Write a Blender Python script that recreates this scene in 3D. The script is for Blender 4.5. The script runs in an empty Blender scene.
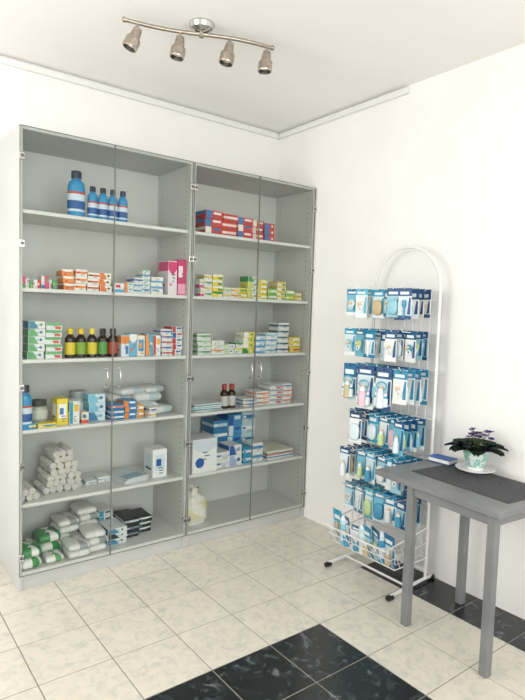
import bpy, math, random
from mathutils import Vector, Matrix
random.seed(7)
C=2.666           # ceiling height
TAU=math.tau
# ---------------------------------------------------------------- materials
def lin(h):
    h=h.lstrip('#'); o=[]
    for i in (0,2,4):
        c=int(h[i:i+2],16)/255; o.append(c/12.92 if c<=.04045 else ((c+.055)/1.055)**2.4)
    return (*o,1)
_m={}
def mat(hexc,rough=.5,metal=0.,spec=.5):
    k=(hexc,rough,metal,spec)
    if k in _m: return _m[k]
    m=bpy.data.materials.new('m_'+hexc.strip('#')); m.use_nodes=True
    nt=m.node_tree; b=nt.nodes['Principled BSDF']
    b.inputs['Roughness'].default_value=rough; b.inputs['Metallic'].default_value=metal
    b.inputs['Specular IOR Level'].default_value=spec
    n=nt.nodes.new('ShaderNodeTexNoise'); n.inputs['Scale'].default_value=35
    tc=nt.nodes.new('ShaderNodeTexCoord'); nt.links.new(tc.outputs['Object'],n.inputs['Vector'])
    mx=nt.nodes.new('ShaderNodeMixRGB'); c=lin(hexc)
    mx.inputs[1].default_value=tuple(v*.95 for v in c[:3])+(1,); mx.inputs[2].default_value=tuple(min(1,v*1.04) for v in c[:3])+(1,)
    nt.links.new(n.outputs['Fac'],mx.inputs[0]); nt.links.new(mx.outputs[0],b.inputs['Base Color'])
    _m[k]=m; return m
def noisemat(name,c1,c2,scale,rough,detail=4,lo=.35,hi=.65,bump=0,dist=0,metal=0,c3=None):
    m=bpy.data.materials.new(name); m.use_nodes=True; nt=m.node_tree; b=nt.nodes['Principled BSDF']
    b.inputs['Roughness'].default_value=rough; b.inputs['Metallic'].default_value=metal
    tc=nt.nodes.new('ShaderNodeTexCoord'); n=nt.nodes.new('ShaderNodeTexNoise')
    n.inputs['Scale'].default_value=scale; n.inputs['Detail'].default_value=detail; n.inputs['Distortion'].default_value=dist
    nt.links.new(tc.outputs['Object'],n.inputs['Vector'])
    r=nt.nodes.new('ShaderNodeValToRGB'); r.color_ramp.elements[0].position=lo; r.color_ramp.elements[1].position=hi
    r.color_ramp.elements[0].color=lin(c1); r.color_ramp.elements[1].color=lin(c2)
    if c3:
        e=r.color_ramp.elements.new(c3[0]); e.color=lin(c3[1])
    nt.links.new(n.outputs['Fac'],r.inputs[0]); nt.links.new(r.outputs[0],b.inputs['Base Color'])
    if bump:
        bp=nt.nodes.new('ShaderNodeBump'); bp.inputs['Strength'].default_value=bump; bp.inputs['Distance'].default_value=.002
        n2=nt.nodes.new('ShaderNodeTexNoise'); n2.inputs['Scale'].default_value=180
        nt.links.new(tc.outputs['Object'],n2.inputs['Vector'])
        nt.links.new(n2.outputs['Fac'],bp.inputs['Height']); nt.links.new(bp.outputs[0],b.inputs['Normal'])
    return m
def glassmat(name,tint,fac=.06,rough=.02):
    m=bpy.data.materials.new(name); m.use_nodes=True; nt=m.node_tree; nt.nodes.clear()
    o=nt.nodes.new('ShaderNodeOutputMaterial'); t=nt.nodes.new('ShaderNodeBsdfTransparent'); t.inputs[0].default_value=lin(tint)
    g=nt.nodes.new('ShaderNodeBsdfGlossy'); g.inputs['Roughness'].default_value=rough
    lw=nt.nodes.new('ShaderNodeLayerWeight'); lw.inputs[0].default_value=fac*3
    mr=nt.nodes.new('ShaderNodeMath'); mr.operation='MULTIPLY'; mr.inputs[1].default_value=.8
    mx=nt.nodes.new('ShaderNodeMixShader')
    nt.links.new(lw.outputs['Fresnel'],mr.inputs[0]); nt.links.new(mr.outputs[0],mx.inputs[0])
    nt.links.new(t.outputs[0],mx.inputs[1]); nt.links.new(g.outputs[0],mx.inputs[2]); nt.links.new(mx.outputs[0],o.inputs[0])
    return m
WALL=noisemat('wall_paint','#f3f1ee','#f7f5f2',3,.45,bump=.12)
CEIL=noisemat('ceiling_paint','#f7f5f1','#faf8f5',2,.8)
TILE=noisemat('tile_light','#bfc1bb','#dcd6c8',24,.2,9,.26,.58,dist=.8,c3=(.42,'#d2cec2'))
BTILE=noisemat('tile_black','#1c2123','#868d90',16,.22,10,.5,.84,dist=1.2,c3=(.62,'#30373a'))
GROUT=noisemat('grout','#85837a','#949187',30,.9)
CAB=noisemat('cabinet_grey','#bfc1be','#c6c7c4',4,.42)
CABIN=noisemat('cabinet_inner','#d4d5d1','#dadbd7',4,.45)
SHELF=noisemat('shelf_grey','#d8d9d6','#dedfdc',6,.35)
GLASS=glassmat('door_glass','#fdfefd',.05)
GEDGE=mat('#80857f',.2)
CHROME=mat('#c8c8c6',.18,1.)
NICKEL=noisemat('brushed_nickel','#a89c8f','#bdb4a8',60,.28,metal=.9)
WHITE=mat('#ececea',.45); WIRE=mat('#ececea',.3)
# ---------------------------------------------------------------- mesh builder
class MB:
    def __init__(s): s.v=[];s.f=[];s.mi=[];s.sm=[];s.mats=[];s.M=Matrix.Identity(4)
    def m(s,mt):
        if isinstance(mt,str): mt=mat(mt)
        if mt not in s.mats: s.mats.append(mt)
        return s.mats.index(mt)
    def add(s,vs,fs,mt,smooth=False):
        o=len(s.v); s.v+= [tuple(s.M@Vector(v)) for v in vs]
        for i,f in enumerate(fs):
            s.f.append([o+k for k in f]); s.mi.append(s.m(mt[i] if isinstance(mt,list) else mt)); s.sm.append(smooth)
    def at(s,x=0,y=0,z=0,rz=0,rx=0,ry=0):
        s.M=Matrix.Translation((x,y,z))@Matrix.Rotation(rz,4,'Z')@Matrix.Rotation(ry,4,'Y')@Matrix.Rotation(rx,4,'X'); return s
    def box(s,x0,x1,y0,y1,z0,z1,mt,bev=0.):
        if bev<=0:
            vs=[(x,y,z) for x in(x0,x1) for y in(y0,y1) for z in(z0,z1)]
            s.add(vs,[(0,1,3,2),(4,6,7,5),(0,4,5,1),(2,3,7,6),(0,2,6,4),(1,5,7,3)],mt); return
        b=bev; vs=[];idx={}
        for i,(X,sx) in enumerate(((x0,1),(x1,-1))):
            for j,(Y,sy) in enumerate(((y0,1),(y1,-1))):
                for k,(Z,sz) in enumerate(((z0,1),(z1,-1))):
                    idx[i,j,k]=len(vs)
                    vs+=[(X,Y+sy*b,Z+sz*b),(X+sx*b,Y,Z+sz*b),(X+sx*b,Y+sy*b,Z)]
        f=[]
        def c(i,j,k,a): return idx[i,j,k]+a
        for i in(0,1): f.append([c(i,0,0,0),c(i,1,0,0),c(i,1,1,0),c(i,0,1,0)])
        for j in(0,1): f.append([c(0,j,0,1),c(1,j,0,1),c(1,j,1,1),c(0,j,1,1)])
        for k in(0,1): f.append([c(0,0,k,2),c(1,0,k,2),c(1,1,k,2),c(0,1,k,2)])
        for j in(0,1):
            for k in(0,1): f.append([c(0,j,k,1),c(1,j,k,1),c(1,j,k,2),c(0,j,k,2)])
        for i in(0,1):
            for k in(0,1): f.append([c(i,0,k,0),c(i,1,k,0),c(i,1,k,2),c(i,0,k,2)])
        for i in(0,1):
            for j in(0,1): f.append([c(i,j,0,0),c(i,j,1,0),c(i,j,1,1),c(i,j,0,1)])
        for i in(0,1):
            for j in(0,1):
                for k in(0,1): f.append([c(i,j,k,0),c(i,j,k,1),c(i,j,k,2)])
        s.add(vs,f,mt)
    def lathe(s,prof,origin=(0,0,0),axis=(0,0,1),seg=20,mts=None,sx=1,sy=1,smooth=True):
        ax=Vector(axis).normalized(); up=Vector((0,0,1)) if abs(ax.z)<.9 else Vector((1,0,0))
        u=ax.cross(up).normalized(); w=ax.cross(u); O=Vector(origin)
        if abs(ax.z)>.99: u=Vector((1,0,0)); w=Vector((0,1,0))
        vs=[];
        for (t,r) in prof:
            for k in range(seg):
                a=TAU*k/seg; vs.append(O+ax*t+u*(r*math.cos(a)*sx)+w*(r*math.sin(a)*sy))
        for i in range(len(prof)-1):
            sub=vs[i*seg:(i+2)*seg]; ff=[(k,(k+1)%seg,seg+(k+1)%seg,seg+k) for k in range(seg)]
            s.add(sub,ff,mts[i] if isinstance(mts,list) else mts,smooth)
        for end,i in ((0,0),(1,len(prof)-1)):
            if prof[i][1]>1e-5:
                s.add(vs[i*seg:(i+1)*seg],[tuple(range(seg))],(mts[0] if end==0 else mts[-1]) if isinstance(mts,list) else mts)
    def cyl(s,p0,p1,r,mt,seg=12,r1=None):
        p0=Vector(p0);p1=Vector(p1); s.lathe([(0,r),((p1-p0).length,r if r1 is None else r1)],p0,p1-p0,seg,mt)
    def tube(s,pts,r,mt,seg=8,closed=False):
        P=[Vector(p) for p in pts]; n=len(P); vs=[];prev=None
        for i,p in enumerate(P):
            if closed: t=(P[(i+1)%n]-P[i-1])
            else: t=P[min(i+1,n-1)]-P[max(i-1,0)]
            t.normalize()
            if prev is None:
                up=Vector((0,0,1)) if abs(t.z)<.9 else Vector((1,0,0)); u=t.cross(up).normalized()
            else: u=(prev-t*prev.dot(t)).normalized()
            prev=u; w=t.cross(u)
            for k in range(seg):
                a=TAU*k/seg; vs.append(p+u*r*math.cos(a)+w*r*math.sin(a))
        fs=[]
        for i in range(n if closed else n-1):
            j=(i+1)%n
            for k in range(seg): fs.append((i*seg+k,i*seg+(k+1)%seg,j*seg+(k+1)%seg,j*seg+k))
        s.add(vs,fs,mt,True)
        if not closed: s.add(vs[:seg],[tuple(range(seg))],mt); s.add(vs[-seg:],[tuple(range(seg))],mt)
    def pillow(s,cx,cy,z,w,d,h,mt,mt2=None,e=.45,nu=20,nv=10,band=(.3,.7)):
        def sp(c,p): return math.copysign(abs(c)**p,c)
        vs=[]
        for j in range(nv+1):
            ph=-math.pi/2+math.pi*j/nv
            for i in range(nu):
                th=TAU*i/nu
                vs.append((cx+w/2*sp(math.cos(ph),e+.25)*sp(math.cos(th),e),cy+d/2*sp(math.cos(ph),e+.25)*sp(math.sin(th),e),z+h/2+h/2*sp(math.sin(ph),.8)))
        fs=[];ms=[]
        for j in range(nv):
            for i in range(nu):
                fs.append((j*nu+i,j*nu+(i+1)%nu,(j+1)*nu+(i+1)%nu,(j+1)*nu+i))
                f=(vs[fs[-1][0]][0]-cx)/w+.5
                ms.append(mt2 if (mt2 and band[0]<f<band[1]) else mt)
        s.add(vs,fs,ms,True)
    def build(s,name,loc=None):
        me=bpy.data.meshes.new(name)
        if loc is None:
            xs=[v[0] for v in s.v];ys=[v[1] for v in s.v];zs=[v[2] for v in s.v]
            loc=((min(xs)+max(xs))/2,(min(ys)+max(ys))/2,min(zs))
        me.from_pydata([(v[0]-loc[0],v[1]-loc[1],v[2]-loc[2]) for v in s.v],[],s.f)
        for m_ in s.mats: me.materials.append(m_)
        me.polygons.foreach_set('material_index',s.mi); me.polygons.foreach_set('use_smooth',s.sm); me.update()
        o=bpy.data.objects.new(name,me); o.location=loc; bpy.context.collection.objects.link(o); return o
def group(name,parts,loc):
    e=bpy.data.objects.new(name,None); e.location=loc; bpy.context.collection.objects.link(e); bpy.context.view_layer.update()
    for p in parts: p.parent=e; p.matrix_parent_inverse=Matrix.Translation(loc).inverted()
    return e
# ---------------------------------------------------------------- room shell
X0,Y0=-4.2,-4.7
mb=MB(); mb.box(X0-.1,.1,0,.1,-.05,C+.1,WALL); mb.build('wall_back')
mb=MB(); mb.box(0,.1,Y0,0,-.05,C+.1,WALL); mb.build('wall_right')
def wall_with_hole(name,axis,pos,th,a0,a1,h0,h1,b0,b1):
    mb=MB()
    def bx(p0,p1,z0,z1):
        if axis=='x': mb.box(pos,pos+th,p0,p1,z0,z1,WALL)
        else: mb.box(p0,p1,pos,pos+th,z0,z1,WALL)
    bx(a0,h0,-.05,C+.1);bx(h1,a1,-.05,C+.1);bx(h0,h1,-.05,b0);bx(h0,h1,b1,C+.1); mb.build(name)
    mb=MB(); w=.05
    def fr(p0,p1,z0,z1,mt=WHITE,t0=.02,t1=.07):
        if axis=='x': mb.box(pos+t0,pos+t1,p0,p1,z0,z1,mt)
        else: mb.box(p0,p1,pos+t0,pos+t1,z0,z1,mt)
    fr(h0,h0+w,b0,b1);fr(h1-w,h1,b0,b1);fr(h0+w,h1-w,b0,b0+w);fr(h0+w,h1-w,b1-w,b1)
    mid=(h0+h1)/2; fr(mid-.03,mid+.03,b0+w,b1-w)
    fr(h0+w,mid-.03,b0+w,b1-w,GLASS,.04,.046); fr(mid+.03,h1-w,b0+w,b1-w,GLASS,.04,.046)
    return mb
wall_with_hole('wall_left','x',X0-.1,.1,Y0,0,-2.3,-.5,.95,2.35).build('window_1')
wall_with_hole('wall_front','y',Y0-.1,.1,X0-.1,.1,-3.7,-.5,.5,2.45).build('window_2')
mb=MB(); mb.box(X0-.1,.1,Y0-.1,.1,C,C+.08,CEIL); mb.build('ceiling')
# floor: grout slab with individual tiles
T=.2865; mb=MB(); mb.box(X0-.1,.1,Y0-.1,.1,-.06,-.0015,GROUT)
gx=[-.82+T*k for k in range(-13,4)]; gy=[-1.44+T*k for k in range(-13,7)]
for x in gx:
    for y in gy:
        xa,xb,ya,yb=x+.0024,x+T-.0024,y+.0024,y+T-.0024
        xb=min(xb,0);yb=min(yb,0);xa=max(xa,X0);ya=max(ya,Y0)
        if xb-xa<.01 or yb-ya<.01: continue
        black=(-1.69<x<-.9 and y<-1.5) or (x>-.3 and y<-1.3)
        mb.box(xa,xb,ya,yb,-.006,0,BTILE if black else TILE,.0008)
mb.build('floor')
# cable duct trim under the ceiling
mb=MB(); mb.box(X0,-.03,-.022,0,C-.045,C-.012,WHITE,.003); mb.build('trim_1')
mb=MB(); mb.box(-.022,0,-1.14,0,C-.045,C-.012,WHITE,.003); mb.build('trim_2')
# ---------------------------------------------------------------- cabinets
D=.415; H=2.222; SZ=[.09,.425,.79,1.132,1.475,1.842]
def cabinet(x0,x1):
    t=.018; yf=-D+.008; yb=-.012
    mb=MB()
    mb.box(x0,x0+t,yf,yb,0,H,CAB,.0015); mb.box(x1-t,x1,yf,yb,0,H,CAB,.0015)
    mb.box(x0+t,x1-t,yf,yb,H-t,H,CAB,.0015)
    mb.box(x0+t,x1-t,yf+.01,yf+.028,0,.072,CAB,.001)
    body=mb.build('carcass')
    mb=MB(); mb.box(x0+t,x1-t,yb-.006,yb,.0,H-t,CABIN); mb.box(x0+t+.001,x0+t+.002,yf+.01,yb-.008,.09,H-t,CABIN); mb.box(x1-t-.002,x1-t-.0005,yf+.01,yb-.008,.09,H-t,CABIN)
    back=mb.build('back_panel')
    mb=MB()
    for i,z in enumerate(SZ):
        y_=yf+(.002 if i==0 else .014)
        mb.box(x0+t,x1-t,y_,yb-.006,z-.018,z,SHELF,.0015)
    sh=mb.build('shelves')
    mb=MB()
    z=.14
    while z<H-.06:
        for yy in (-.36,-.07):
            mb.cyl((x1-t-.0005,yy,z),(x1-t-.003,yy,z),.0035,'#5d615d',8); mb.cyl((x0+t+.0005,yy,z),(x0+t+.003,yy,z),.0035,'#5d615d',8)
        z+=.032
    pins=mb.build('peg_holes')
    mb=MB(); xm=(x0+x1)/2
    for a,b in ((x0+.004,xm-.002),(xm+.002,x1-.004)):
        mb.box(a,b,-D,-D+.005,.075,H-.004,GLASS)
    gl=mb.build('glass_doors')
    mb=MB()
    for a in (x0+.004,xm-.0032,xm+.0015,x1-.006): mb.box(a,a+.0017,-D-.0005,-D+.0055,.075,H-.004,GEDGE)
    for zz in (.074,H-.005): mb.box(x0+.004,x1-.004,-D-.0005,-D+.0055,zz,zz+.0017,GEDGE)
    ge=mb.build('glass_edges')
    mb=MB()
    for zz in (2.08,1.68,1.0,.62,.17):
        for xx,sg in ((x0,1),(x1,-1)):
            a,b=sorted((xx+sg*.001,xx+sg*.024)); mb.box(a,b,-D-.006,-D+.012,zz-.017,zz+.017,CHROME,.002)
            mb.lathe([(0,.009),(.003,.008),(.004,0.0001)],((a+b)/2,-D-.006,zz),(0,-1,0),14,mat('#6c6f6c',.3,.6))
    for xx,sg in ((xm-.035,1),(xm+.035,-1)):
        pts=[]
        for k in range(13):
            a=math.pi*k/12; pts.append((xx,-D-.024*math.sin(a),1.03+.045*math.cos(a)))
        mb.tube(pts,.0038,CHROME,8)
        for zz in (1.03+.045,1.03-.045): mb.lathe([(0,.008),(.003,.007)],(xx,-D,zz),(0,-1,0),12,CHROME)
    hw=mb.build('hinges_and_handles')
    return group('glass_display_cabinet',[body,back,sh,pins,gl,ge,hw],((x0+x1)/2,-D/2,0))
XL,XM,XR=-1.853,-.928,-.003
cabinet(XL,XM); cabinet(XM,XR)
# ---------------------------------------------------------------- product helpers
def carton(mb,x0,x1,yf,z,dep,h,base,c1,c2,style=0,rz=0):
    w=x1-x0; cx=(x0+x1)/2; mb.at(cx,yf+dep/2,z,rz)
    mb.box(-w/2,w/2,-dep/2,dep/2,0,h,mat(base,.4),.0008)
    e=.0004; y=-dep/2-e
    def q(a0,a1,b0,b1,c): # on front
        mb.add([(-w/2+a0*w,y,b0*h),(-w/2+a1*w,y,b0*h),(-w/2+a1*w,y,b1*h),(-w/2+a0*w,y,b1*h)],[(0,1,2,3)],mat(c,.4))
    def poly(pts,c): mb.add([(-w/2+a*w,y,b*h) for a,b in pts],[tuple(range(len(pts)))],mat(c,.4))
    def disc(a,b,r,c):
        mb.add([(-w/2+a*w+r*math.cos(t),y,b*h+r*math.sin(t)) for t in [TAU*k/14 for k in range(14)]],[tuple(range(14))],mat(c,.4))
    def ql(a0,a1,b0,b1,c,k=1): # left side
        x=-w/2-e*k; mb.add([(x,dep/2-a0*dep,b0*h),(x,dep/2-a1*dep,b0*h),(x,dep/2-a1*dep,b1*h),(x,dep/2-a0*dep,b1*h)],[(0,1,2,3)],mat(c,.4))
    if style==0:
        q(.02,.98,.03,.32,c1); ql(.02,.98,.03,.32,c1); q(.1,.6,.5,.82,c2)
    elif style==1:
        q(.02,.35,.03,.97,c1); ql(.02,.98,.55,.97,c1); q(.45,.9,.55,.85,c2)
    elif style==2:
        q(.02,.98,.62,.97,c1); ql(.02,.98,.62,.97,c1); q(.55,.92,.12,.5,c2)
    elif style==3:
        q(.02,.98,.38,.7,c1); ql(.02,.98,.38,.7,c1); y-=e; q(.06,.3,.44,.64,c2)
    elif style==5:
        poly([(.02,.03),(.6,.03),(.35,.97),(.02,.97)],c1); ql(.02,.98,.03,.97,c1); y-=e; disc(.75,.55,min(w,h)*.2,c2)
    elif style==6:
        poly([(.02,.97),(.98,.97),(.98,.75),(.5,.55),(.02,.75)],c1); ql(.02,.98,.7,.97,c1); disc(.3,.3,min(w,h)*.18,c2)
    else:
        q(.15,.85,.25,.8,c1); y-=e; q(.25,.6,.4,.65,c2); ql(.15,.85,.25,.8,c1)
    y=-dep/2-3*e
    for k in range(3):
        b=.12+.1*k+ (0 if style in(1,3,4) else .26); a=random.uniform(.38,.5); q(a,a+random.uniform(.15,.42),b,b+.035,'#5a6472')
    ql(.2,random.uniform(.5,.85),.25,.33,'#5a6472',2)
    mb.M=Matrix.Identity(4)
def stack(name,items,z):
    mb=MB()
    for it in items:
        x0,x1,yf,dep,h,n,base,c1,c2,st=it
        hh=h/n
        if n>1 and random.random()<.45: st=random.choice([st,5,6,1])
        for k in range(n):
            j=random.uniform(-.004,.004) if n>1 else 0
            b_,d1,d2=(base,c1,c2) if random.random()<.75 else (base,c2,c1)
            carton(mb,x0+j,x1+j,yf+abs(j)*2,z+k*hh+(.0002 if k else 0),dep,hh-.0012,b_,d1,d2,st,random.uniform(-.04,.04))
    return mb.build(name)
def mouthwash(x,y,z,h,r,name='mouthwash_bottle'):
    mb=MB(); mb.at(x,y,z)
    B=mat('#3793c6',.12); Lb=mat('#cfe0ea',.4); L2=mat('#2f5f9f',.4); cap=mat('#28374c',.35); L3=mat('#b9524c',.4)
    mb.lathe([(0,r*.9),(.006,r),(.12*h,r),(.13*h,r*1.01),(.18*h,r*1.01),(.36*h,r*1.01),(.5*h,r*1.01),(.55*h,r*1.01),(.56*h,r),(.68*h,r*.97),(.77*h,r*.8),(.81*h,r*.5),(.84*h,r*.46),(.84*h,r*.6),(.985*h,r*.58),(h,r*.5)],seg=24,
       mts=[B,B,B,Lb,L2,Lb,L3,B,B,B,B,B,cap,cap,cap],sy=.75)
    mb.M=Matrix.Identity(4); return mb.build(name)
def syrup(x,y,z,h,r,lab,cap,body='#2a1a12',name='syrup_bottle'):
    mb=MB(); mb.at(x,y,z); B=mat(body,.15); Lb=mat(lab,.45); cp=mat(cap,.4)
    mb.lathe([(0,r*.92),(.004,r),(.1*h,r),(.11*h,r*1.02),(.52*h,r*1.02),(.53*h,r),(.66*h,r*.97),(.76*h,r*.5),(.8*h,r*.46),(.8*h,r*.62),(.98*h,r*.6),(h,r*.5)],seg=20,mts=[B,B,B,Lb,B,B,B,B,cp,cp,cp])
    mb.M=Matrix.Identity(4); return mb.build(name)
# ---- left cabinet -------------------------------------------------
F,E_,D_,C_,B_,A_=SZ
mouthwash(-1.553,-.31,A_,.235,.044)
for x in (-1.468,-1.413,-1.358,-1.303): mouthwash(x,-.31,A_,.172,.0265)
W='#e4e6e4'
# shelf B
it=[]; cols=[('#d84b6a','#3a9d5a'),('#e9e9e4','#d84f9a'),('#4aa564','#e7e34d'),('#e5e6e4','#c83a3a'),('#d9443a','#f0e6dc'),('#3d8ac0','#e9ecee')]
x=-1.825
for k in range(9):
    w=random.uniform(.016,.024); c=cols[k%6]; it.append((x,x+w-.001,-.36+random.uniform(0,.02),.06,random.uniform(.04,.065),1,W if k%2 else c[0],c[0],c[1],k%5)); x+=w
stack('ointment_box_row',it,B_)
stack('medicine_box_stack',[(-1.63,-1.573,-.36,.1,.105,3,'#e98a3e','#f3efe6','#c84a2c',2),(-1.571,-1.512,-.36,.1,.108,3,'#f0ece6','#e88b3a','#c33c2e',3)],B_)
stack('medicine_box_stack',[(-1.505,-1.445,-.36,.1,.095,3,'#f2efe8','#c86a3c','#5a3420',3),(-1.443,-1.38,-.36,.1,.098,3,'#f3ede0','#e47a33','#7a2d22',2)],B_)
stack('medicine_box_row',[(-1.365,-1.315,-.37,.09,.05,1,W,'#56a8d8','#d63f5a',0),(-1.312,-1.262,-.37,.09,.055,2,W,'#3fb0a4','#e28a3a',3)],B_)
stack('medicine_box_stack',[(-1.255,-1.205,-.36,.1,.085,3,W,'#4aa0cf','#3a66a8',3),(-1.203,-1.16,-.36,.1,.13,5,W,'#9fcbb8','#4a90c0',2),(-1.155,-1.085,-.37,.1,.095,3,W,'#4a9ed0','#e6e2cc',0)],B_)
stack('face_cream_box',[(-1.063,-1.008,-.385,.12,.19,1,'#e4dcdf','#d63a76','#e88fb0',6)],B_)
stack('face_cream_box',[(-1.004,-.952,-.385,.12,.2,1,'#cf3a72','#e7a3bd','#f0e2e8',0)],B_)
# shelf C
stack('medicine_box_stack',[(-1.80,-1.722,-.37,.1,.185,5,W,'#5aa86a','#2f7f9a',3),(-1.718,-1.64,-.37,.1,.178,5,W,'#62b070','#d8573f',2)],C_)
for i,x in enumerate((-1.585,-1.53,-1.472,-1.414,-1.358)):
    syrup(x,-.33,C_,.15,.0265,['#d8c63a','#7fa83a','#d8c63a','#5a9a48','#b6432c'][i],['#e0c22c','#e0c22c','#e6d35a','#2a1a12','#3a2218'][i])
it=[]
for k,x in enumerate((-1.322,-1.275,-1.228,-1.181,-1.134)):
    it.append((x,x+.044,-.36,.08,.115+.01*(k%2),1,['#dfe9ee','#6cb3d0','#ece2cf','#5aa5c4','#e6eef0'][k],['#e58a3c','#f0f0ea','#4a93c9','#e79a4a','#c9483a'][k],['#3d7fb4','#d8543a','#e0a03c','#f0ead8','#e8b64c'][k],[2,6,4,5,1][k]))
stack('childrens_medicine_box_row',it,C_)
stack('medicine_box_stack',[(-1.085,-1.02,-.37,.1,.15,5,W,'#c23a34','#3764a8',3),(-1.018,-.955,-.37,.1,.165,5,W,'#b8312e','#2e5aa0',2)],C_)
# shelf D
mouthwash(-1.812,-.36,D_,.215,.034)
def jar(x,y,z,h,r,name,lab='#d8dad0',cap='#4a4d48'):
    mb=MB(); mb.at(x,y,z); mb.lathe([(0,r*.9),(.005,r),(.2*h,r),(.21*h,r*1.02),(.6*h,r*1.02),(.61*h,r),(.72*h,r*.95),(.76*h,r*.8),(.76*h,r*.88),(.99*h,r*.86),(h,r*.7)],seg=24,mts=[mat('#b7bdb0',.2)]*3+[mat(lab)]+[mat('#b7bdb0',.2)]*3+[mat(cap)]*3)
    mb.M=Matrix.Identity(4); return mb.build(name)
jar(-1.715,-.24,D_,.12,.045,'ointment_jar'); jar(-1.50,-.2,D_,.15,.05,'ointment_jar','#e6e8e4','#9aa09c')
stack('medicine_box_stack',[(-1.655,-1.6,-.35,.09,.135,1,'#e8d243','#f2f2ec','#3a7ab8',4),(-1.597,-1.545,-.36,.09,.12,1,W,'#e4b53a','#3a9aaf',1)],D_)
stack('tube_box_row',[(-1.80,-1.765,-.385,.05,.03,1,'#3a8fc0',W,'#e8d243',3),(-1.76,-1.67,-.39,.05,.025,1,'#e8d243','#3a8fc0','#eeeeee',3),(-1.535,-1.5,-.37,.06,.06,1,'#e8e0c8','#d84b3a','#3a7ab8',0)],D_)
stack('medicine_box_stack',[(-1.485,-1.395,-.33,.11,.145,3,'#cfe4ec','#7fc0d8','#3a82b0',2)],D_)
stack('medicine_box_stack',[(-1.375,-1.30,-.36,.1,.085,3,'#2a7ab4','#f0f0ec','#e8833a',3),(-1.297,-1.225,-.36,.1,.1,3,'#3a86c0','#e58a34','#f2f2f0',2),(-1.222,-1.18,-.35,.1,.07,2,'#e8a848','#f4f0e4','#3764a8',3)],D_)
mb=MB()
for i,(x,y,z,w,h) in enumerate(((-1.27,-.16,0,.15,.07),(-1.13,-.2,0,.2,.07),(-1.10,-.18,.06,.18,.06),(-1.25,-.14,.062,.14,.05),(-1.06,-.26,.0,.16,.05),(-1.2,-.16,.1,.17,.05),(-1.05,-.14,.1,.14,.05))):
    mb.at(x,y,D_+z,random.uniform(-.3,.3)); mb.pillow(0,0,0,w,.14,h,mat('#e0e2e0',.25),mat('#bccdd2',.3),e=.3)
mb.M=Matrix.Identity(4); mb.build('cotton_wool_bags')
stack('bandage_box_stack',[(-1.165,-1.12,-.385,.09,.055,2,W,'#e8b64c','#3764a8',3)],D_)
# shelf E : bandage rolls
def rolls(name,cx,cy,z,nx,layers,r,l):
    mb=MB(); m1=mat('#ecebe6',.8); m2=mat('#c6c4bc',.8)
    for k in range(layers):
        n=nx-(k+1)//2 if k else nx
        for i in range(n):
            x=cx+(i-(n-1)/2)*2.02*r+(r if k%2 and n==nx else 0)+random.uniform(-.004,.004); zz=z+r+k*1.74*r
            for yy in (0,l*1.03):
                y0=cy+yy-l/2+random.uniform(-.012,.012)
                mb.lathe([(0,r*.35),(0.001,r*.94),(.003,r),(l-.003,r),(l-.001,r*.94),(l,r*.35)],(x,y0,zz),(random.uniform(-.08,.08),1,random.uniform(-.02,.05)),14,[m2,m1,m1,m1,m2])
    return mb.build(name)
rolls('bandage_roll_pile',-1.60,-.25,E_,6,7,.0175,.09)
rolls('gauze_roll_pile',-1.79,-.32,E_,3,2,.017,.07)
stack('plaster_box_row',[(-1.47,-1.41,-.26,.07,.022,1,W,'#dfe6e8','#9ab4c4',3),(-1.4,-1.33,-.25,.07,.03,1,W,'#d0dde2','#7d9cb8',3)],E_)
mb=MB()
for k in range(7):
    mb.at(-1.235+random.uniform(-.006,.006),-.25,E_+k*.0042,.25+random.uniform(-.06,.06)); mb.box(-.075,.075,-.105,.105,0,.0038,mat('#eceeea' if k%2 else '#c9d3d8'))
    if k==6: mb.add([(-.06,-.09,.0042),(.06,-.09,.0042),(.06,-.02,.0042),(-.06,-.02,.0042)],[(0,1,2,3)],mat('#8fb4c8'))
mb.M=Matrix.Identity(4); mb.build('paper_booklet_stack')
stack('thermometer_box',[(-1.11,-1.02,-.33,.11,.165,1,'#eef0f0','#cfe0ea','#2e5aa0',4)],E_)
# shelf F : soft packs
mb=MB()
for i,(x,y,z,w,d,h,rz,a,b) in enumerate(((-1.79,-.34,0,.1,.12,.055,.1,'#e9ece6','#3f8f52'),(-1.78,-.33,.052,.1,.12,.05,-.1,'#3f8f52','#e6e9e2'),(-1.76,-.18,0,.13,.13,.06,.3,'#e9ece6','#4f9a5c'),
    (-1.66,-.2,0,.12,.15,.06,.15,'#e9ece6','#3f8f52'),(-1.66,-.2,.055,.12,.14,.055,0,'#4a8f5c','#eceee8'),(-1.67,-.34,0,.09,.1,.04,.0,'#eef0ea','#6aa874'))):
    mb.at(x,y,F+z,rz); mb.pillow(0,0,0,w,d,h,mat(a,.3),mat(b,.3),e=.3)
mb.M=Matrix.Identity(4); mb.build('sanitary_pad_packs')
mb=MB()
for i,(x,y,n) in enumerate(((-1.55,-.33,2),(-1.55,-.17,4),(-1.45,-.31,3),(-1.44,-.15,5))):
    for k in range(n):
        mb.at(x+random.uniform(-.005,.005),y,F+k*.038,random.uniform(-.1,.1)); mb.pillow(0,0,0,.115,.15,.042,mat('#dededa',.35),mat('#9fa4a4' if k%2 else '#ebebe9',.35),e=.24)
mb.M=Matrix.Identity(4); mb.build('nappy_packs')
stack('wet_wipe_box_stack',[(-1.375,-1.265,-.34,.16,.09,3,'#dfe5e6','#4a8aa8','#20343c',3),(-1.26,-1.17,-.3,.16,.11,3,'#20262c','#7f8c94','#c8d0d4',3),(-1.165,-1.075,-.27,.16,.09,3,'#1f2428','#e4e6e4','#3a9aaf',2),(-1.36,-1.28,-.18,.14,.14,4,'#e4e8e8','#3a9aaf','#222222',3)],F)
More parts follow.
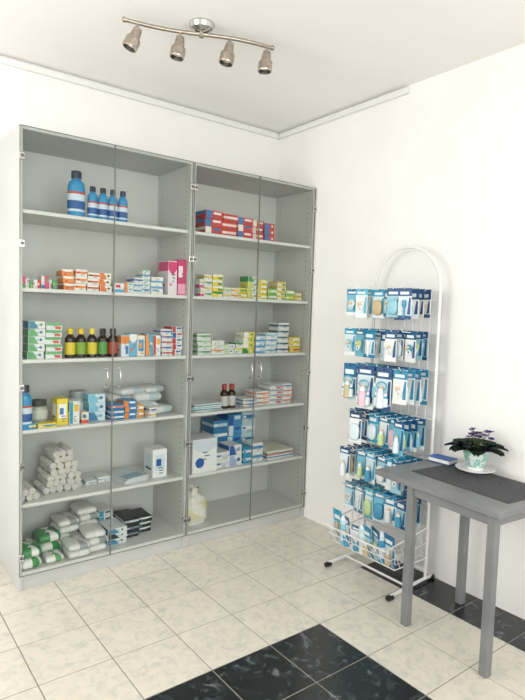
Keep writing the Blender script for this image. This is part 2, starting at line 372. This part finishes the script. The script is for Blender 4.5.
# ---- right cabinet ------------------------------------------------
it=[]
for k,(a,b) in enumerate(((-.81,-.69),(-.685,-.58),(-.575,-.465),(-.46,-.375),(-.37,-.29))):
    it.append((a,b,-.35,.12,.14-.006*k,3,'#c9443a',['#3a78b0','#e6d2ca','#3a78b0','#e0ccc6','#3a78b0'][k],'#ece6e2',[5,3,5,6,3][k]))
stack('toothpaste_box_stack',it,A_)
it=[(-.85,-.825,-.38,.05,.1,2,W,'#d84b8a','#e8d243',0),(-.82,-.765,-.37,.09,.13,4,W,'#e2c63a','#4a9a5c',3),(-.76,-.69,-.37,.09,.135,4,'#e9d34a','#f0efe4','#3f8f52',2),(-.685,-.63,-.37,.08,.06,2,W,'#8abf5a','#e2c63a',3),(-.625,-.575,-.37,.08,.06,2,'#e8e6d8','#e2a03a','#c8402f',3)]
stack('herbal_tea_box_stack',it,B_)
it=[(-.565,-.5,-.36,.09,.065,2,'#e4d34a',W,'#3f8f52',3),(-.495,-.42,-.36,.09,.14,4,W,'#cfd05a','#4a9a5c',2),(-.415,-.345,-.36,.09,.125,4,'#e6d14a','#f2f0e0','#3f8f52',3)]
stack('herbal_tea_box_stack',it,B_)
it=[(-.335,-.265,-.36,.09,.07,2,'#7fb85a',W,'#e2c63a',3),(-.26,-.19,-.36,.09,.12,4,'#e9e3c4','#dcc23c','#3f8f52',2),(-.185,-.115,-.36,.09,.07,2,'#9cc46a','#e4d34a','#ffffff',3),(-.11,-.045,-.36,.09,.055,2,'#dcc64a',W,'#3f8f52',3)]
stack('herbal_tea_box_stack',it,B_)
it=[(-.85,-.76,-.37,.1,.125,4,W,'#9fc88a','#3f8f52',3),(-.755,-.67,-.37,.1,.085,3,W,'#d8dfc8','#e2a03a',3),(-.665,-.59,-.37,.1,.06,2,W,'#c8d8b8','#4a9a5c',0)]
stack('medicine_box_stack',it,C_)
it=[(-.575,-.52,-.36,.09,.07,2,W,'#d8e04a','#3f8f52',3),(-.515,-.43,-.36,.09,.135,4,'#e6da5a','#f2f2e8','#3f8f52',2),(-.425,-.345,-.36,.09,.11,3,'#cfe0ea','#4a9ed0','#f4f4f4',0),(-.34,-.25,-.36,.09,.13,4,W,'#4a90c0','#8fc8d8',3)]
stack('medicine_box_stack',it,C_)
stack('medicine_box_stack',[(-.24,-.15,-.36,.1,.195,5,W,'#4a5a6a','#3a9aaf',3),(-.14,-.05,-.36,.1,.1,3,'#e4d34a',W,'#c8402f',3)],C_)
for x in (-.625,-.57): syrup(x,-.32,D_,.15,.026,'#c8c4c0','#a8322c','#3a2018','medicine_bottle')
mb=MB()
for k in range(7):
    mb.at(-.76,-.24,D_+k*.006,random.uniform(-.08,.08)); mb.box(-.1,.1,-.11,.11,0,.0055,mat(['#e8eae6','#3f8fa0','#dfe5e4','#9ac0c4','#eceeea','#4a9aa8','#e2e6e4'][k]))
mb.M=Matrix.Identity(4); mb.build('paper_booklet_stack')
it=[(-.49,-.39,-.34,.12,.05,2,W,'#4a90c0','#e8833a',3),(-.385,-.28,-.34,.12,.09,3,W,'#e8833a','#3764a8',3),(-.275,-.17,-.34,.12,.13,4,W,'#9aa8b0','#d84b3a',2),(-.165,-.09,-.34,.12,.13,4,'#e8e8e8','#e8833a','#4a90c0',3)]
stack('medicine_box_stack',it,D_)
stack('medical_device_box',[(-.88,-.71,-.385,.16,.205,1,'#e9e9e8','#d2dae2','#2e5aa0',6)],E_)
stack('medicine_box_stack',[(-.70,-.60,-.36,.13,.1,2,W,'#c8d0d8','#2e5aa0',3),(-.595,-.50,-.36,.13,.13,2,W,'#3764a8','#9ab0d0',3)],E_)
stack('adhesive_plaster_box_stack',[(-.62,-.51,-.2,.14,.26,4,'#2f7fb0','#bcd8e4','#eef0f0',3),(-.505,-.40,-.2,.14,.29,4,'#4a9ed0','#dfeaf0','#2e5aa0',2),(-.395,-.29,-.2,.14,.3,4,'#bcd4dc','#2f7fb0','#f0f0f0',3)],E_)
stack('medicine_box_stack',[(-.49,-.42,-.36,.12,.1,2,'#2f9ac0',W,'#2e5aa0',3),(-.415,-.33,-.35,.12,.12,2,W,'#4a90c0','#3a9aaf',3)],E_)
mb=MB()
for k in range(6):
    mb.at(-.19,-.24,E_+k*.009,random.uniform(-.06,.06)); mb.box(-.11,.11,-.12,.12,0,.0085,mat(['#e8eae6','#5a8fb0','#dfe5e4','#c9543f','#9ac0c4','#e6e2cc'][k]))
mb.M=Matrix.Identity(4); mb.build('book_stack')
# crumpled pale bag with a gathered neck
mb=MB(); mb.at(-.805,-.27,F,.15); nu,nv=36,18; vs=[];fs=[];ms=[]
b1,b2,b3=mat('#eceadd',.3),mat('#e2dcae',.35),mat('#f0efe8',.3)
for j in range(nv+1):
    f=j/nv; prof=[.78,.97,1.0,1.0,.98,.95,.9,.82,.7,.5,.3,.34,.42][int(f*12)] if f<1 else .42
    for i in range(nu):
        a=TAU*i/nu; cr=1+.07*math.sin(5*a+7*f)+.045*math.sin(11*a-13*f)+.03*math.sin(17*a+5*f)
        vs.append((.092*prof*cr*math.copysign(abs(math.cos(a))**.7,math.cos(a)),.07*prof*cr*math.copysign(abs(math.sin(a))**.7,math.sin(a)),.215*f+(.006*math.sin(6*a) if f>.9 else 0)))
for j in range(nv):
    for i in range(nu):
        fs.append((j*nu+i,j*nu+(i+1)%nu,(j+1)*nu+(i+1)%nu,(j+1)*nu+i)); ms.append(b2 if (.15<j/nv<.6 and math.sin(3*TAU*i/nu+j*.5)>-.1) else (b1 if j%3 else b3))
mb.add(vs,fs,ms,True); mb.add(vs[:nu],[tuple(range(nu))],b1)
mb.M=Matrix.Identity(4); mb.build('plastic_bag')
# ---------------------------------------------------------------- ceiling spot track
mb=MB(); A=Vector((-1.533,-.842,C-.045)); Bv=Vector((-.903,-1.058,C-.045)); mid=(A+Bv)/2; dv=(Bv-A); L=dv.length; u=dv.normalized(); n=Vector((-u.y,u.x,0))
mb.lathe([(0,.056),(-.008,.056),(-.024,.048),(-.034,.03),(-.04,.0001)],(mid.x,mid.y,C),(0,0,1),28,CHROME)
mb.cyl((mid.x,mid.y,C-.03),(mid.x,mid.y,C-.058),.011,NICKEL)
pts=[A+dv*(k/24)+n*(.016*math.sin(TAU*k/24)) for k in range(25)]
mb.tube(pts,.0085,NICKEL,10)
for e,s_ in ((pts[0],-1),(pts[-1],1)): mb.lathe([(-.004,.011),(.008,.011),(.012,.006)],e,u*s_,12,NICKEL)
BULB=mat('#e8e4da',.3)
for f,dirv in ((.08,Vector((-.36,.18,-.9))),(.36,Vector((-.16,.05,-1))),(.69,Vector((-.2,.06,-1))),(.96,Vector((-.1,.02,-1)))):
    p=A+dv*f+n*(.016*math.sin(TAU*f)); dirv.normalize()
    mb.cyl(p,p+Vector((0,0,-.03)),.0065,NICKEL,10); mb.lathe([(-.014,.008),(-.01,.012),(.01,.012),(.014,.008)],p+Vector((0,0,-.032)),n,12,NICKEL)
    o=p+Vector((0,0,-.034))-dirv*.014
    mb.lathe([(0,.006),(.004,.018),(.03,.022),(.046,.0235),(.05,.031),(.056,.033),(.09,.033),(.096,.031),(.096,.027),(.08,.022),(.078,.0001)],o,dirv,22,[NICKEL]*8+[mat('#55504a',.3,.6),BULB])
mb.build('ceiling_spotlight_track')
# ---------------------------------------------------------------- wire display rack
xp=-.085; ya,yb=-1.03,-1.465; rc=(ya+yb)/2; R=(ya-yb)/2
mb=MB(); pts=[(xp,ya,.02),(xp,ya,1.0),(xp,ya,1.5)]+[(xp,rc+R*math.cos(a),1.545+R*1.02*math.sin(a)) for a in [math.pi*k/20 for k in range(21)]]+[(xp,yb,1.5),(xp,yb,1.0),(xp,yb,.02)]
mb.tube(pts,.0085,WIRE,10)
frame=mb.build('arch_frame')
rows=[1.53,1.315,1.12,.865,.655]
mb=MB()
for z in rows+[.42,.2]:
    mb.cyl((xp,ya,z),(xp,yb,z),.004,WIRE); mb.cyl((xp,ya,z-.05),(xp,yb,z-.05),.0025,WIRE,6)
for k in range(1,8):
    y=ya+(yb-ya)*k/8; mb.cyl((xp,y,.2),(xp,y,1.53),.002,WIRE,6)
grid=mb.build('wire_grid')
mb=MB()
cols=[-1.05,-1.122,-1.194,-1.266,-1.338,-1.41]
for z in rows+[.45]:
    for y in cols: mb.tube([(xp,y,z),(-.2,y,z),(-.3,y,z+.004),(-.315,y,z+.02)],.0026,WIRE,6)
hooks=mb.build('hooks')
mb=MB()
for y,yo in ((ya,-.02),(yb,-.02)):
    mb.tube([(-.03,y,.02),(xp,y,.02),(-.39,y+yo,.02)],.009,WIRE,10)
    mb.cyl((-.375,y+yo,.0135),(-.41,y+yo,.0135),.0135,'#18181a',12); mb.cyl((-.02,y,.0135),(-.045,y,.0135),.0135,'#18181a',12)
mb.cyl((-.24,ya-.01,.02),(-.24,yb-.01,.02),.006,WIRE); mb.cyl((xp,ya,.06),(xp,yb,.06),.006,WIRE)
feet=mb.build('feet')
mb=MB()
for (xb,zb,xt,zt) in ((-.34,.13,-.42,.245),):
    b0=[(xp,ya,zb),(xb,ya,zb),(xb,yb,zb),(xp,yb,zb)]; t0=[(xp,ya,zt+.05),(xt,ya,zt),(xt,yb,zt),(xp,yb,zt+.05)]
    mid_=[tuple((Vector(a)+Vector(b))/2) for a,b in zip(b0,t0)]
    for lp,r in ((b0,.003),(t0,.0042),(mid_,.0025)):
        for i in range(4): mb.cyl(lp[i],lp[(i+1)%4],r,WIRE,8)
    for k in range(0,13):
        f=k/12; y=ya+(yb-ya)*f; mb.cyl((xb,y,zb),(xt,y,zt),.002,WIRE,6); mb.cyl((xp,y,zb),(xb,y,zb),.002,WIRE,6)
    for k in range(0,7):
        f=k/6; xx=xp+(xb-xp)*f; xx2=xp+(xt-xp)*f
        for y in (ya,yb): mb.cyl((xx,y,zb),(xx2,y,zt+.05*(1-f)),.002,WIRE,6)
basket=mb.build('basket')
group('wire_display_rack',[frame,grid,hooks,feet,basket],(xp,rc,0))
# blister packs
TEALS=['#2188b0','#2f9cc0','#1c76a2','#266d96','#5cb8cc','#1d5886','#244468','#3088ae','#2e5280','#4a7f9c']
PALE=['#e4e9ea','#d6e2e6','#aed2de','#e9ebea','#d2e2e8','#74b6cc','#e6e8e6','#9cc6d4']
def pack(mb,x,y,zt,w,h,style,rz,top,low,M0=None):
    mb.at(x,y,zt,math.pi+rz)   # local +x faces the room
    if M0 is not None: mb.M=M0
    t=.0012; hd=random.choice([.22,.26,.36])
    mb.box(-t,t,-w/2,w/2,-h*hd,0,mat(top,.35)); mb.box(-t,t,-w/2,w/2,-h*.88,-h*hd,mat(low,.35)); mb.box(-t,t,-w/2,w/2,-h,-h*.88,mat(random.choice([low,top,'#e8f0f2']),.35))
    e=t+.0005
    mb.add([(e,-w*.38,-h*hd*.8),(e,w*.3,-h*hd*.8),(e,w*.3,-h*hd*.45),(e,-w*.38,-h*hd*.45)],[(0,1,2,3)],mat('#e4ebee'))
    mb.add([(e,-w*.07,-h*.07),(e,w*.07,-h*.07),(e,w*.07,-h*.03),(e,-w*.07,-h*.03)],[(0,1,2,3)],mat('#20303a'))
    mb.add([(e,w*.2,-h*.85),(e,w*.45,-h*.85),(e,w*.45,-h*(hd+.05)),(e,w*.32,-h*(hd+.05))],[(0,1,2,3)],mat(top,.35))
    keep=mb.M.copy()
    pc=mat(random.choice(['#e6eaea','#8fc4d2','#d8e6ea','#4a97b8','#e0c0cc','#c4d8a0','#c8b48c','#dfe6e8']),.25)
    if style==0:   # bottle
        mb.lathe([(0,w*.2),(.004,w*.24),(h*.3,w*.22),(h*.36,w*.15),(h*.44,w*.14),(h*.5,w*.04)],(w*.24,0,-h*.93),(0,0,1),12,[pc,pc,pc,mat('#e9f3f6'),mat('#e2c9a8')])
    elif style==1: # soother: shield + ring + teat
        mb.lathe([(0,.0001),(.002,w*.3),(.006,w*.3),(.008,.0001)],(.004,0,-h*.55),(1,0,0),16,pc)
        mb.tube([(.014,w*.17*math.cos(a),-h*.68+w*.17*math.sin(a)) for a in [TAU*k/12 for k in range(12)]],.003,mat('#f3f5f5'),6,True)
        mb.lathe([(0,w*.1),(.012,w*.13),(.02,.0001)],(.012,0,-h*.52),(1,0,0),12,mat('#e0c49c',.2))
    elif style==2: # long tool (brush / spoon)
        mb.lathe([(0,w*.06),(h*.3,w*.07),(h*.42,w*.16),(h*.55,w*.14),(h*.58,.0001)],(w*.12,0,-h*.95),(0,0,1),10,pc)
    else:
        mb.M=keep@Matrix.Translation((.002,0,-h*.92)); mb.pillow(.008,0,0,.02,w*.8,h*.55,pc,None,e=.35,nu=16,nv=6)
    mb.M=Matrix.Identity(4)
for ri,z in enumerate(rows+[.45]):
    mb=MB()
    for ci,y in enumerate(cols):
        st=random.choice([0,1,2,3]); hh=[.155,.155,.175,.17,.175,.16][ri]; ww=random.choice([.068,.072,.078])
        top=random.choice(TEALS); low=random.choice(PALE)
        for k in range(3 if ri==5 else random.choice([3,4])):
            pack(mb,-.125-.055*k-random.uniform(0,.008),y+random.uniform(-.004,.004),z+.006,ww,hh*random.uniform(.92,1.05),st if random.random()<.8 else random.choice([0,1,2,3]),random.uniform(-.2,.2),top,low if random.random()<.7 else random.choice(PALE))
    if ri==2:   # larger multi-part sets hanging on the front of the pegs
        for y,w_,h_ in ((-1.085,.085,.2),(-1.20,.105,.23),(-1.32,.095,.22)):
            pack(mb,-.318,y,z+.012,w_,h_,0,.1,random.choice(TEALS),'#cfe0e6')
            mb.at(-.322,y,z+.012,math.pi+.1)
            for q_ in (-.3,.3):
                mb.lathe([(0,.012),(.004,.013),(.045,.012),(.055,.008),(.07,.008)],(.014,q_*w_,-h_*.9),(0,0,1),10,[mat('#a8cfda',.2),mat('#dfeaee',.2),mat('#2f9cc0',.3),mat('#e8eef0',.3)])
            mb.tube([(.012,.03*math.cos(a),-h_*.42+.02*math.sin(a)) for a in [TAU*k/14 for k in range(14)]],.0035,mat('#4aa6c2',.3),6,True)
            mb.M=Matrix.Identity(4)
    mb.build('baby_accessory_blister_packs')
# assorted stock lying in the wire basket
mb=MB()
for i in range(9):
    y=ya-.04-i*.0445; x=-.335+random.uniform(-.012,.012)
    if i%3==1:
        mb.at(x,y,.137,0,random.uniform(-.12,.12),-.14)
        c=mat(random.choice(['#b9dbe6','#3a93b8','#d8e6ea','#8cc8da']),.2); r=.0215
        mb.lathe([(0,r*.9),(.004,r),(.03,r),(.09,r),(.11,r*.95),(.125,r*.7),(.127,r*.95),(.15,r*.9),(.17,r*.4)],seg=14,mts=[c,c,mat('#dfe9ee'),c,c,mat('#1f7fae'),mat('#c8dfe8'),mat('#e4ecee')])
        mb.M=Matrix.Identity(4)
    else:
        h=random.uniform(.14,.19); ry=random.uniform(.12,.3)
        M0=Matrix.Translation((x,y,.138))@Matrix.Rotation(math.pi+random.uniform(-.4,.4),4,'Z')@Matrix.Rotation(ry,4,'Y')@Matrix.Rotation(random.uniform(-.2,.2),4,'X')@Matrix.Translation((0,0,h))
        pack(mb,0,0,0,.07,h,random.choice([0,1,2,3]),0,random.choice(TEALS),random.choice(PALE),M0)
mb.M=Matrix.Identity(4); mb.build('baby_bottles_and_packs')
# ---------------------------------------------------------------- table
TT=.672; ang=math.radians(-4.5)
TM=Matrix.Translation((-.52,-1.45,0))@Matrix.Rotation(ang,4,'Z')   # local: +x to the wall, -y toward the window
STEEL=noisemat('table_grey','#77797a','#828485',5,.38)
mb=MB(); mb.M=TM; mb.box(0,.46,-.668,-.012,TT-.026,TT,STEEL,.003); top=mb.build('tabletop')
mb=MB(); mb.M=TM
lx,ly=(.018,.4),(-.625,-.215)
for x in lx:
    for y in ly: mb.box(x-.0,x+.036,y-.018,y+.018,0,TT-.026,STEEL,.003)
legs=mb.build('legs')
mb=MB(); mb.M=TM
for y in ly: mb.box(lx[0]+.036,lx[1],y-.01,y+.01,TT-.07,TT-.026,STEEL,.001)
for x in lx: mb.box(x+.008,x+.028,ly[0]+.018,ly[1]-.018,TT-.07,TT-.026,STEEL,.001)
apron=mb.build('apron')
group('side_table',[top,legs,apron],(-.3,-1.8,0))
MAT_=noisemat('woven_mat','#3c3d40','#55565a',90,.85,bump=.4)
mb=MB(); mb.M=TM@Matrix.Translation((.13,-.62,TT))
mb.box(0,.31,0,.5,.0003,.003,MAT_,.001); mb.M=Matrix.Identity(4); mb.build('placemat')
mb=MB(); mb.M=TM@Matrix.Translation((.365,-.145,TT+.0033))@Matrix.Rotation(.1,4,'Z')
mb.box(0,.08,0,.12,0,.003,mat('#24569c')); mb.box(.003,.077,.003,.117,.003,.02,mat('#eceae4')); mb.box(0,.08,0,.12,.02,.023,mat('#2b5fae'));mb.M=Matrix.Identity(4); mb.build('notebook')
# potted violet
px_,py_=-.135,-1.745; pz=TT+.0035
mb=MB(); mb.at(px_,py_,pz); CER=mat('#f4f5f3',.15)
mb.lathe([(0,.05),(.004,.055),(.007,.07),(.014,.09),(.017,.09),(.011,.068),(.008,.0001)],seg=36,mts=CER)
mb.M=Matrix.Identity(4); saucer=mb.build('saucer')
POT=noisemat('painted_pot','#9ccab4','#dfe8dc',38,.2,3,.42,.55,c3=(.5,'#8fc0c4'))
mb=MB(); mb.at(px_,py_,pz+.009)
mb.lathe([(0,.036),(.006,.038),(.012,.033),(.035,.044),(.065,.055),(.09,.061),(.095,.062),(.094,.058),(.076,.048),(.074,.0001)],seg=32,mts=[CER,CER]+[POT]*4+[CER,CER,mat('#3a2a20',.9)])
mb.M=Matrix.Identity(4); pot=mb.build('pot')
mb=MB(); ctr=Vector((px_,py_,pz+.1))
def leaf(b,dirv,ln,wd,mt,droop):
    dirv=dirv.normalized(); side=dirv.cross(Vector((0,0,1))).normalized(); vs=[];n=7
    for i in range(n+1):
        f=i/n; c=b+dirv*ln*f+Vector((0,0,-droop*f*f)); w_=wd*math.sin(math.pi*(.12+.86*f))**.7*(.6 if f<.12 else 1)
        if i==n: w_=.001
        vs+=[c+side*w_/2+Vector((0,0,.006)),c+Vector((0,0,-.001)),c-side*w_/2+Vector((0,0,.006))]
    fs=[]
    for i in range(n): a=i*3; fs+=[(a,a+1,a+4,a+3),(a+1,a+2,a+5,a+4)]
    mb.add(vs,fs,mt,True)
LG=[mat('#1b2f20',.7,0,.2),mat('#223a28',.7,0,.2),mat('#16261c',.7,0,.2),mat('#28243c',.7,0,.2)]
for k in range(54):
    a=k*2.399; rr=.012+.001*(k%5); el=[.25,.5,.85][k%3]
    d=Vector((math.cos(a),math.sin(a),el)); b=ctr+Vector((math.cos(a)*rr,math.sin(a)*rr,0))
    e=b+d.normalized()*.045; mb.tube([b-Vector((0,0,.015)),b+d.normalized()*.02,e],.002,mat('#4b5a3a'),6)
    ln=[.095,.08,.055][k%3]
    if px_+math.cos(a)*(.05+ln)>-.008: ln=.04
    leaf(e-d.normalized()*.006,d,ln,.062,random.choice(LG),.03)
foliage=mb.build('leaves')
mb=MB()
for k in range(24):
    a=random.uniform(0,TAU); rr=random.uniform(.01,.08); c=ctr+Vector((math.cos(a)*rr,math.sin(a)*rr,random.uniform(.06,.09)))
    mb.tube([ctr+Vector((0,0,.005)),(ctr+c)/2+Vector((0,0,.01)),c],.0012,mat('#4b5a3a'),5)
    fm=mat(random.choice(['#42286f','#4d3080','#362060','#5a3f94']),.8,0,.1)
    for j in range(5):
        t=j*TAU/5+a; dd=Vector((math.cos(t),math.sin(t),.35)).normalized(); s1=dd.cross(Vector((0,0,1))).normalized()
        vs=[c,c+dd*.008+s1*.008,c+dd*.014+s1*.006,c+dd*.017,c+dd*.014-s1*.006,c+dd*.008-s1*.008]; mb.add(vs,[(0,1,2,3,4,5)],fm)
    mb.lathe([(0,.002),(.003,.0018),(.004,.0001)],c,(0,0,1),6,mat('#e8c83a'))
fl=mb.build('flowers')
group('potted_violet',[saucer,pot,foliage,fl],(px_,py_,pz))
# ---------------------------------------------------------------- lights
def area(name,loc,rot,sx,sy,en,col):
    l=bpy.data.lights.new(name,'AREA'); l.shape='RECTANGLE'; l.size=sx; l.size_y=sy; l.energy=en; l.color=col
    o=bpy.data.objects.new(name,l); o.location=loc; o.rotation_euler=rot; bpy.context.collection.objects.link(o)
area('window_light_left',(X0+.03,-1.4,1.65),(0,math.radians(-90),0),1.35,1.75,34,(1,.99,.97))
area('window_light_front',(-2.1,Y0+.03,1.5),(math.radians(90),0,0),3.1,1.9,44,(1,.995,.985))
w=bpy.data.worlds.new('world'); bpy.context.scene.world=w; w.use_nodes=True
nt=w.node_tree; bg=nt.nodes['Background']; bg.inputs[0].default_value=(.96,.98,1,1); bg.inputs[1].default_value=1.5
# ---------------------------------------------------------------- camera
yaw,pit,roll=.6544,.0697,.0317
Fv=Vector((math.sin(yaw)*math.cos(pit),math.cos(yaw)*math.cos(pit),-math.sin(pit))); Rv=Vector((math.cos(yaw),-math.sin(yaw),0)); Uv=Rv.cross(Fv)
R2=Rv*math.cos(roll)+Uv*math.sin(roll); U2=-Rv*math.sin(roll)+Uv*math.cos(roll)
cd=bpy.data.cameras.new('camera'); cam=bpy.data.objects.new('camera',cd); bpy.context.collection.objects.link(cam)
cam.matrix_world=Matrix(((R2.x,U2.x,-Fv.x,-2.5333),(R2.y,U2.y,-Fv.y,-3.1833),(R2.z,U2.z,-Fv.z,1.4),(0,0,0,1)))
cd.sensor_fit='VERTICAL'; cd.sensor_height=24; cd.lens=24*556.8/700; cd.clip_start=.05
bpy.context.scene.camera=cam
vs=bpy.context.scene.view_settings; vs.view_transform='Standard'; vs.look='None'; vs.exposure=0.24
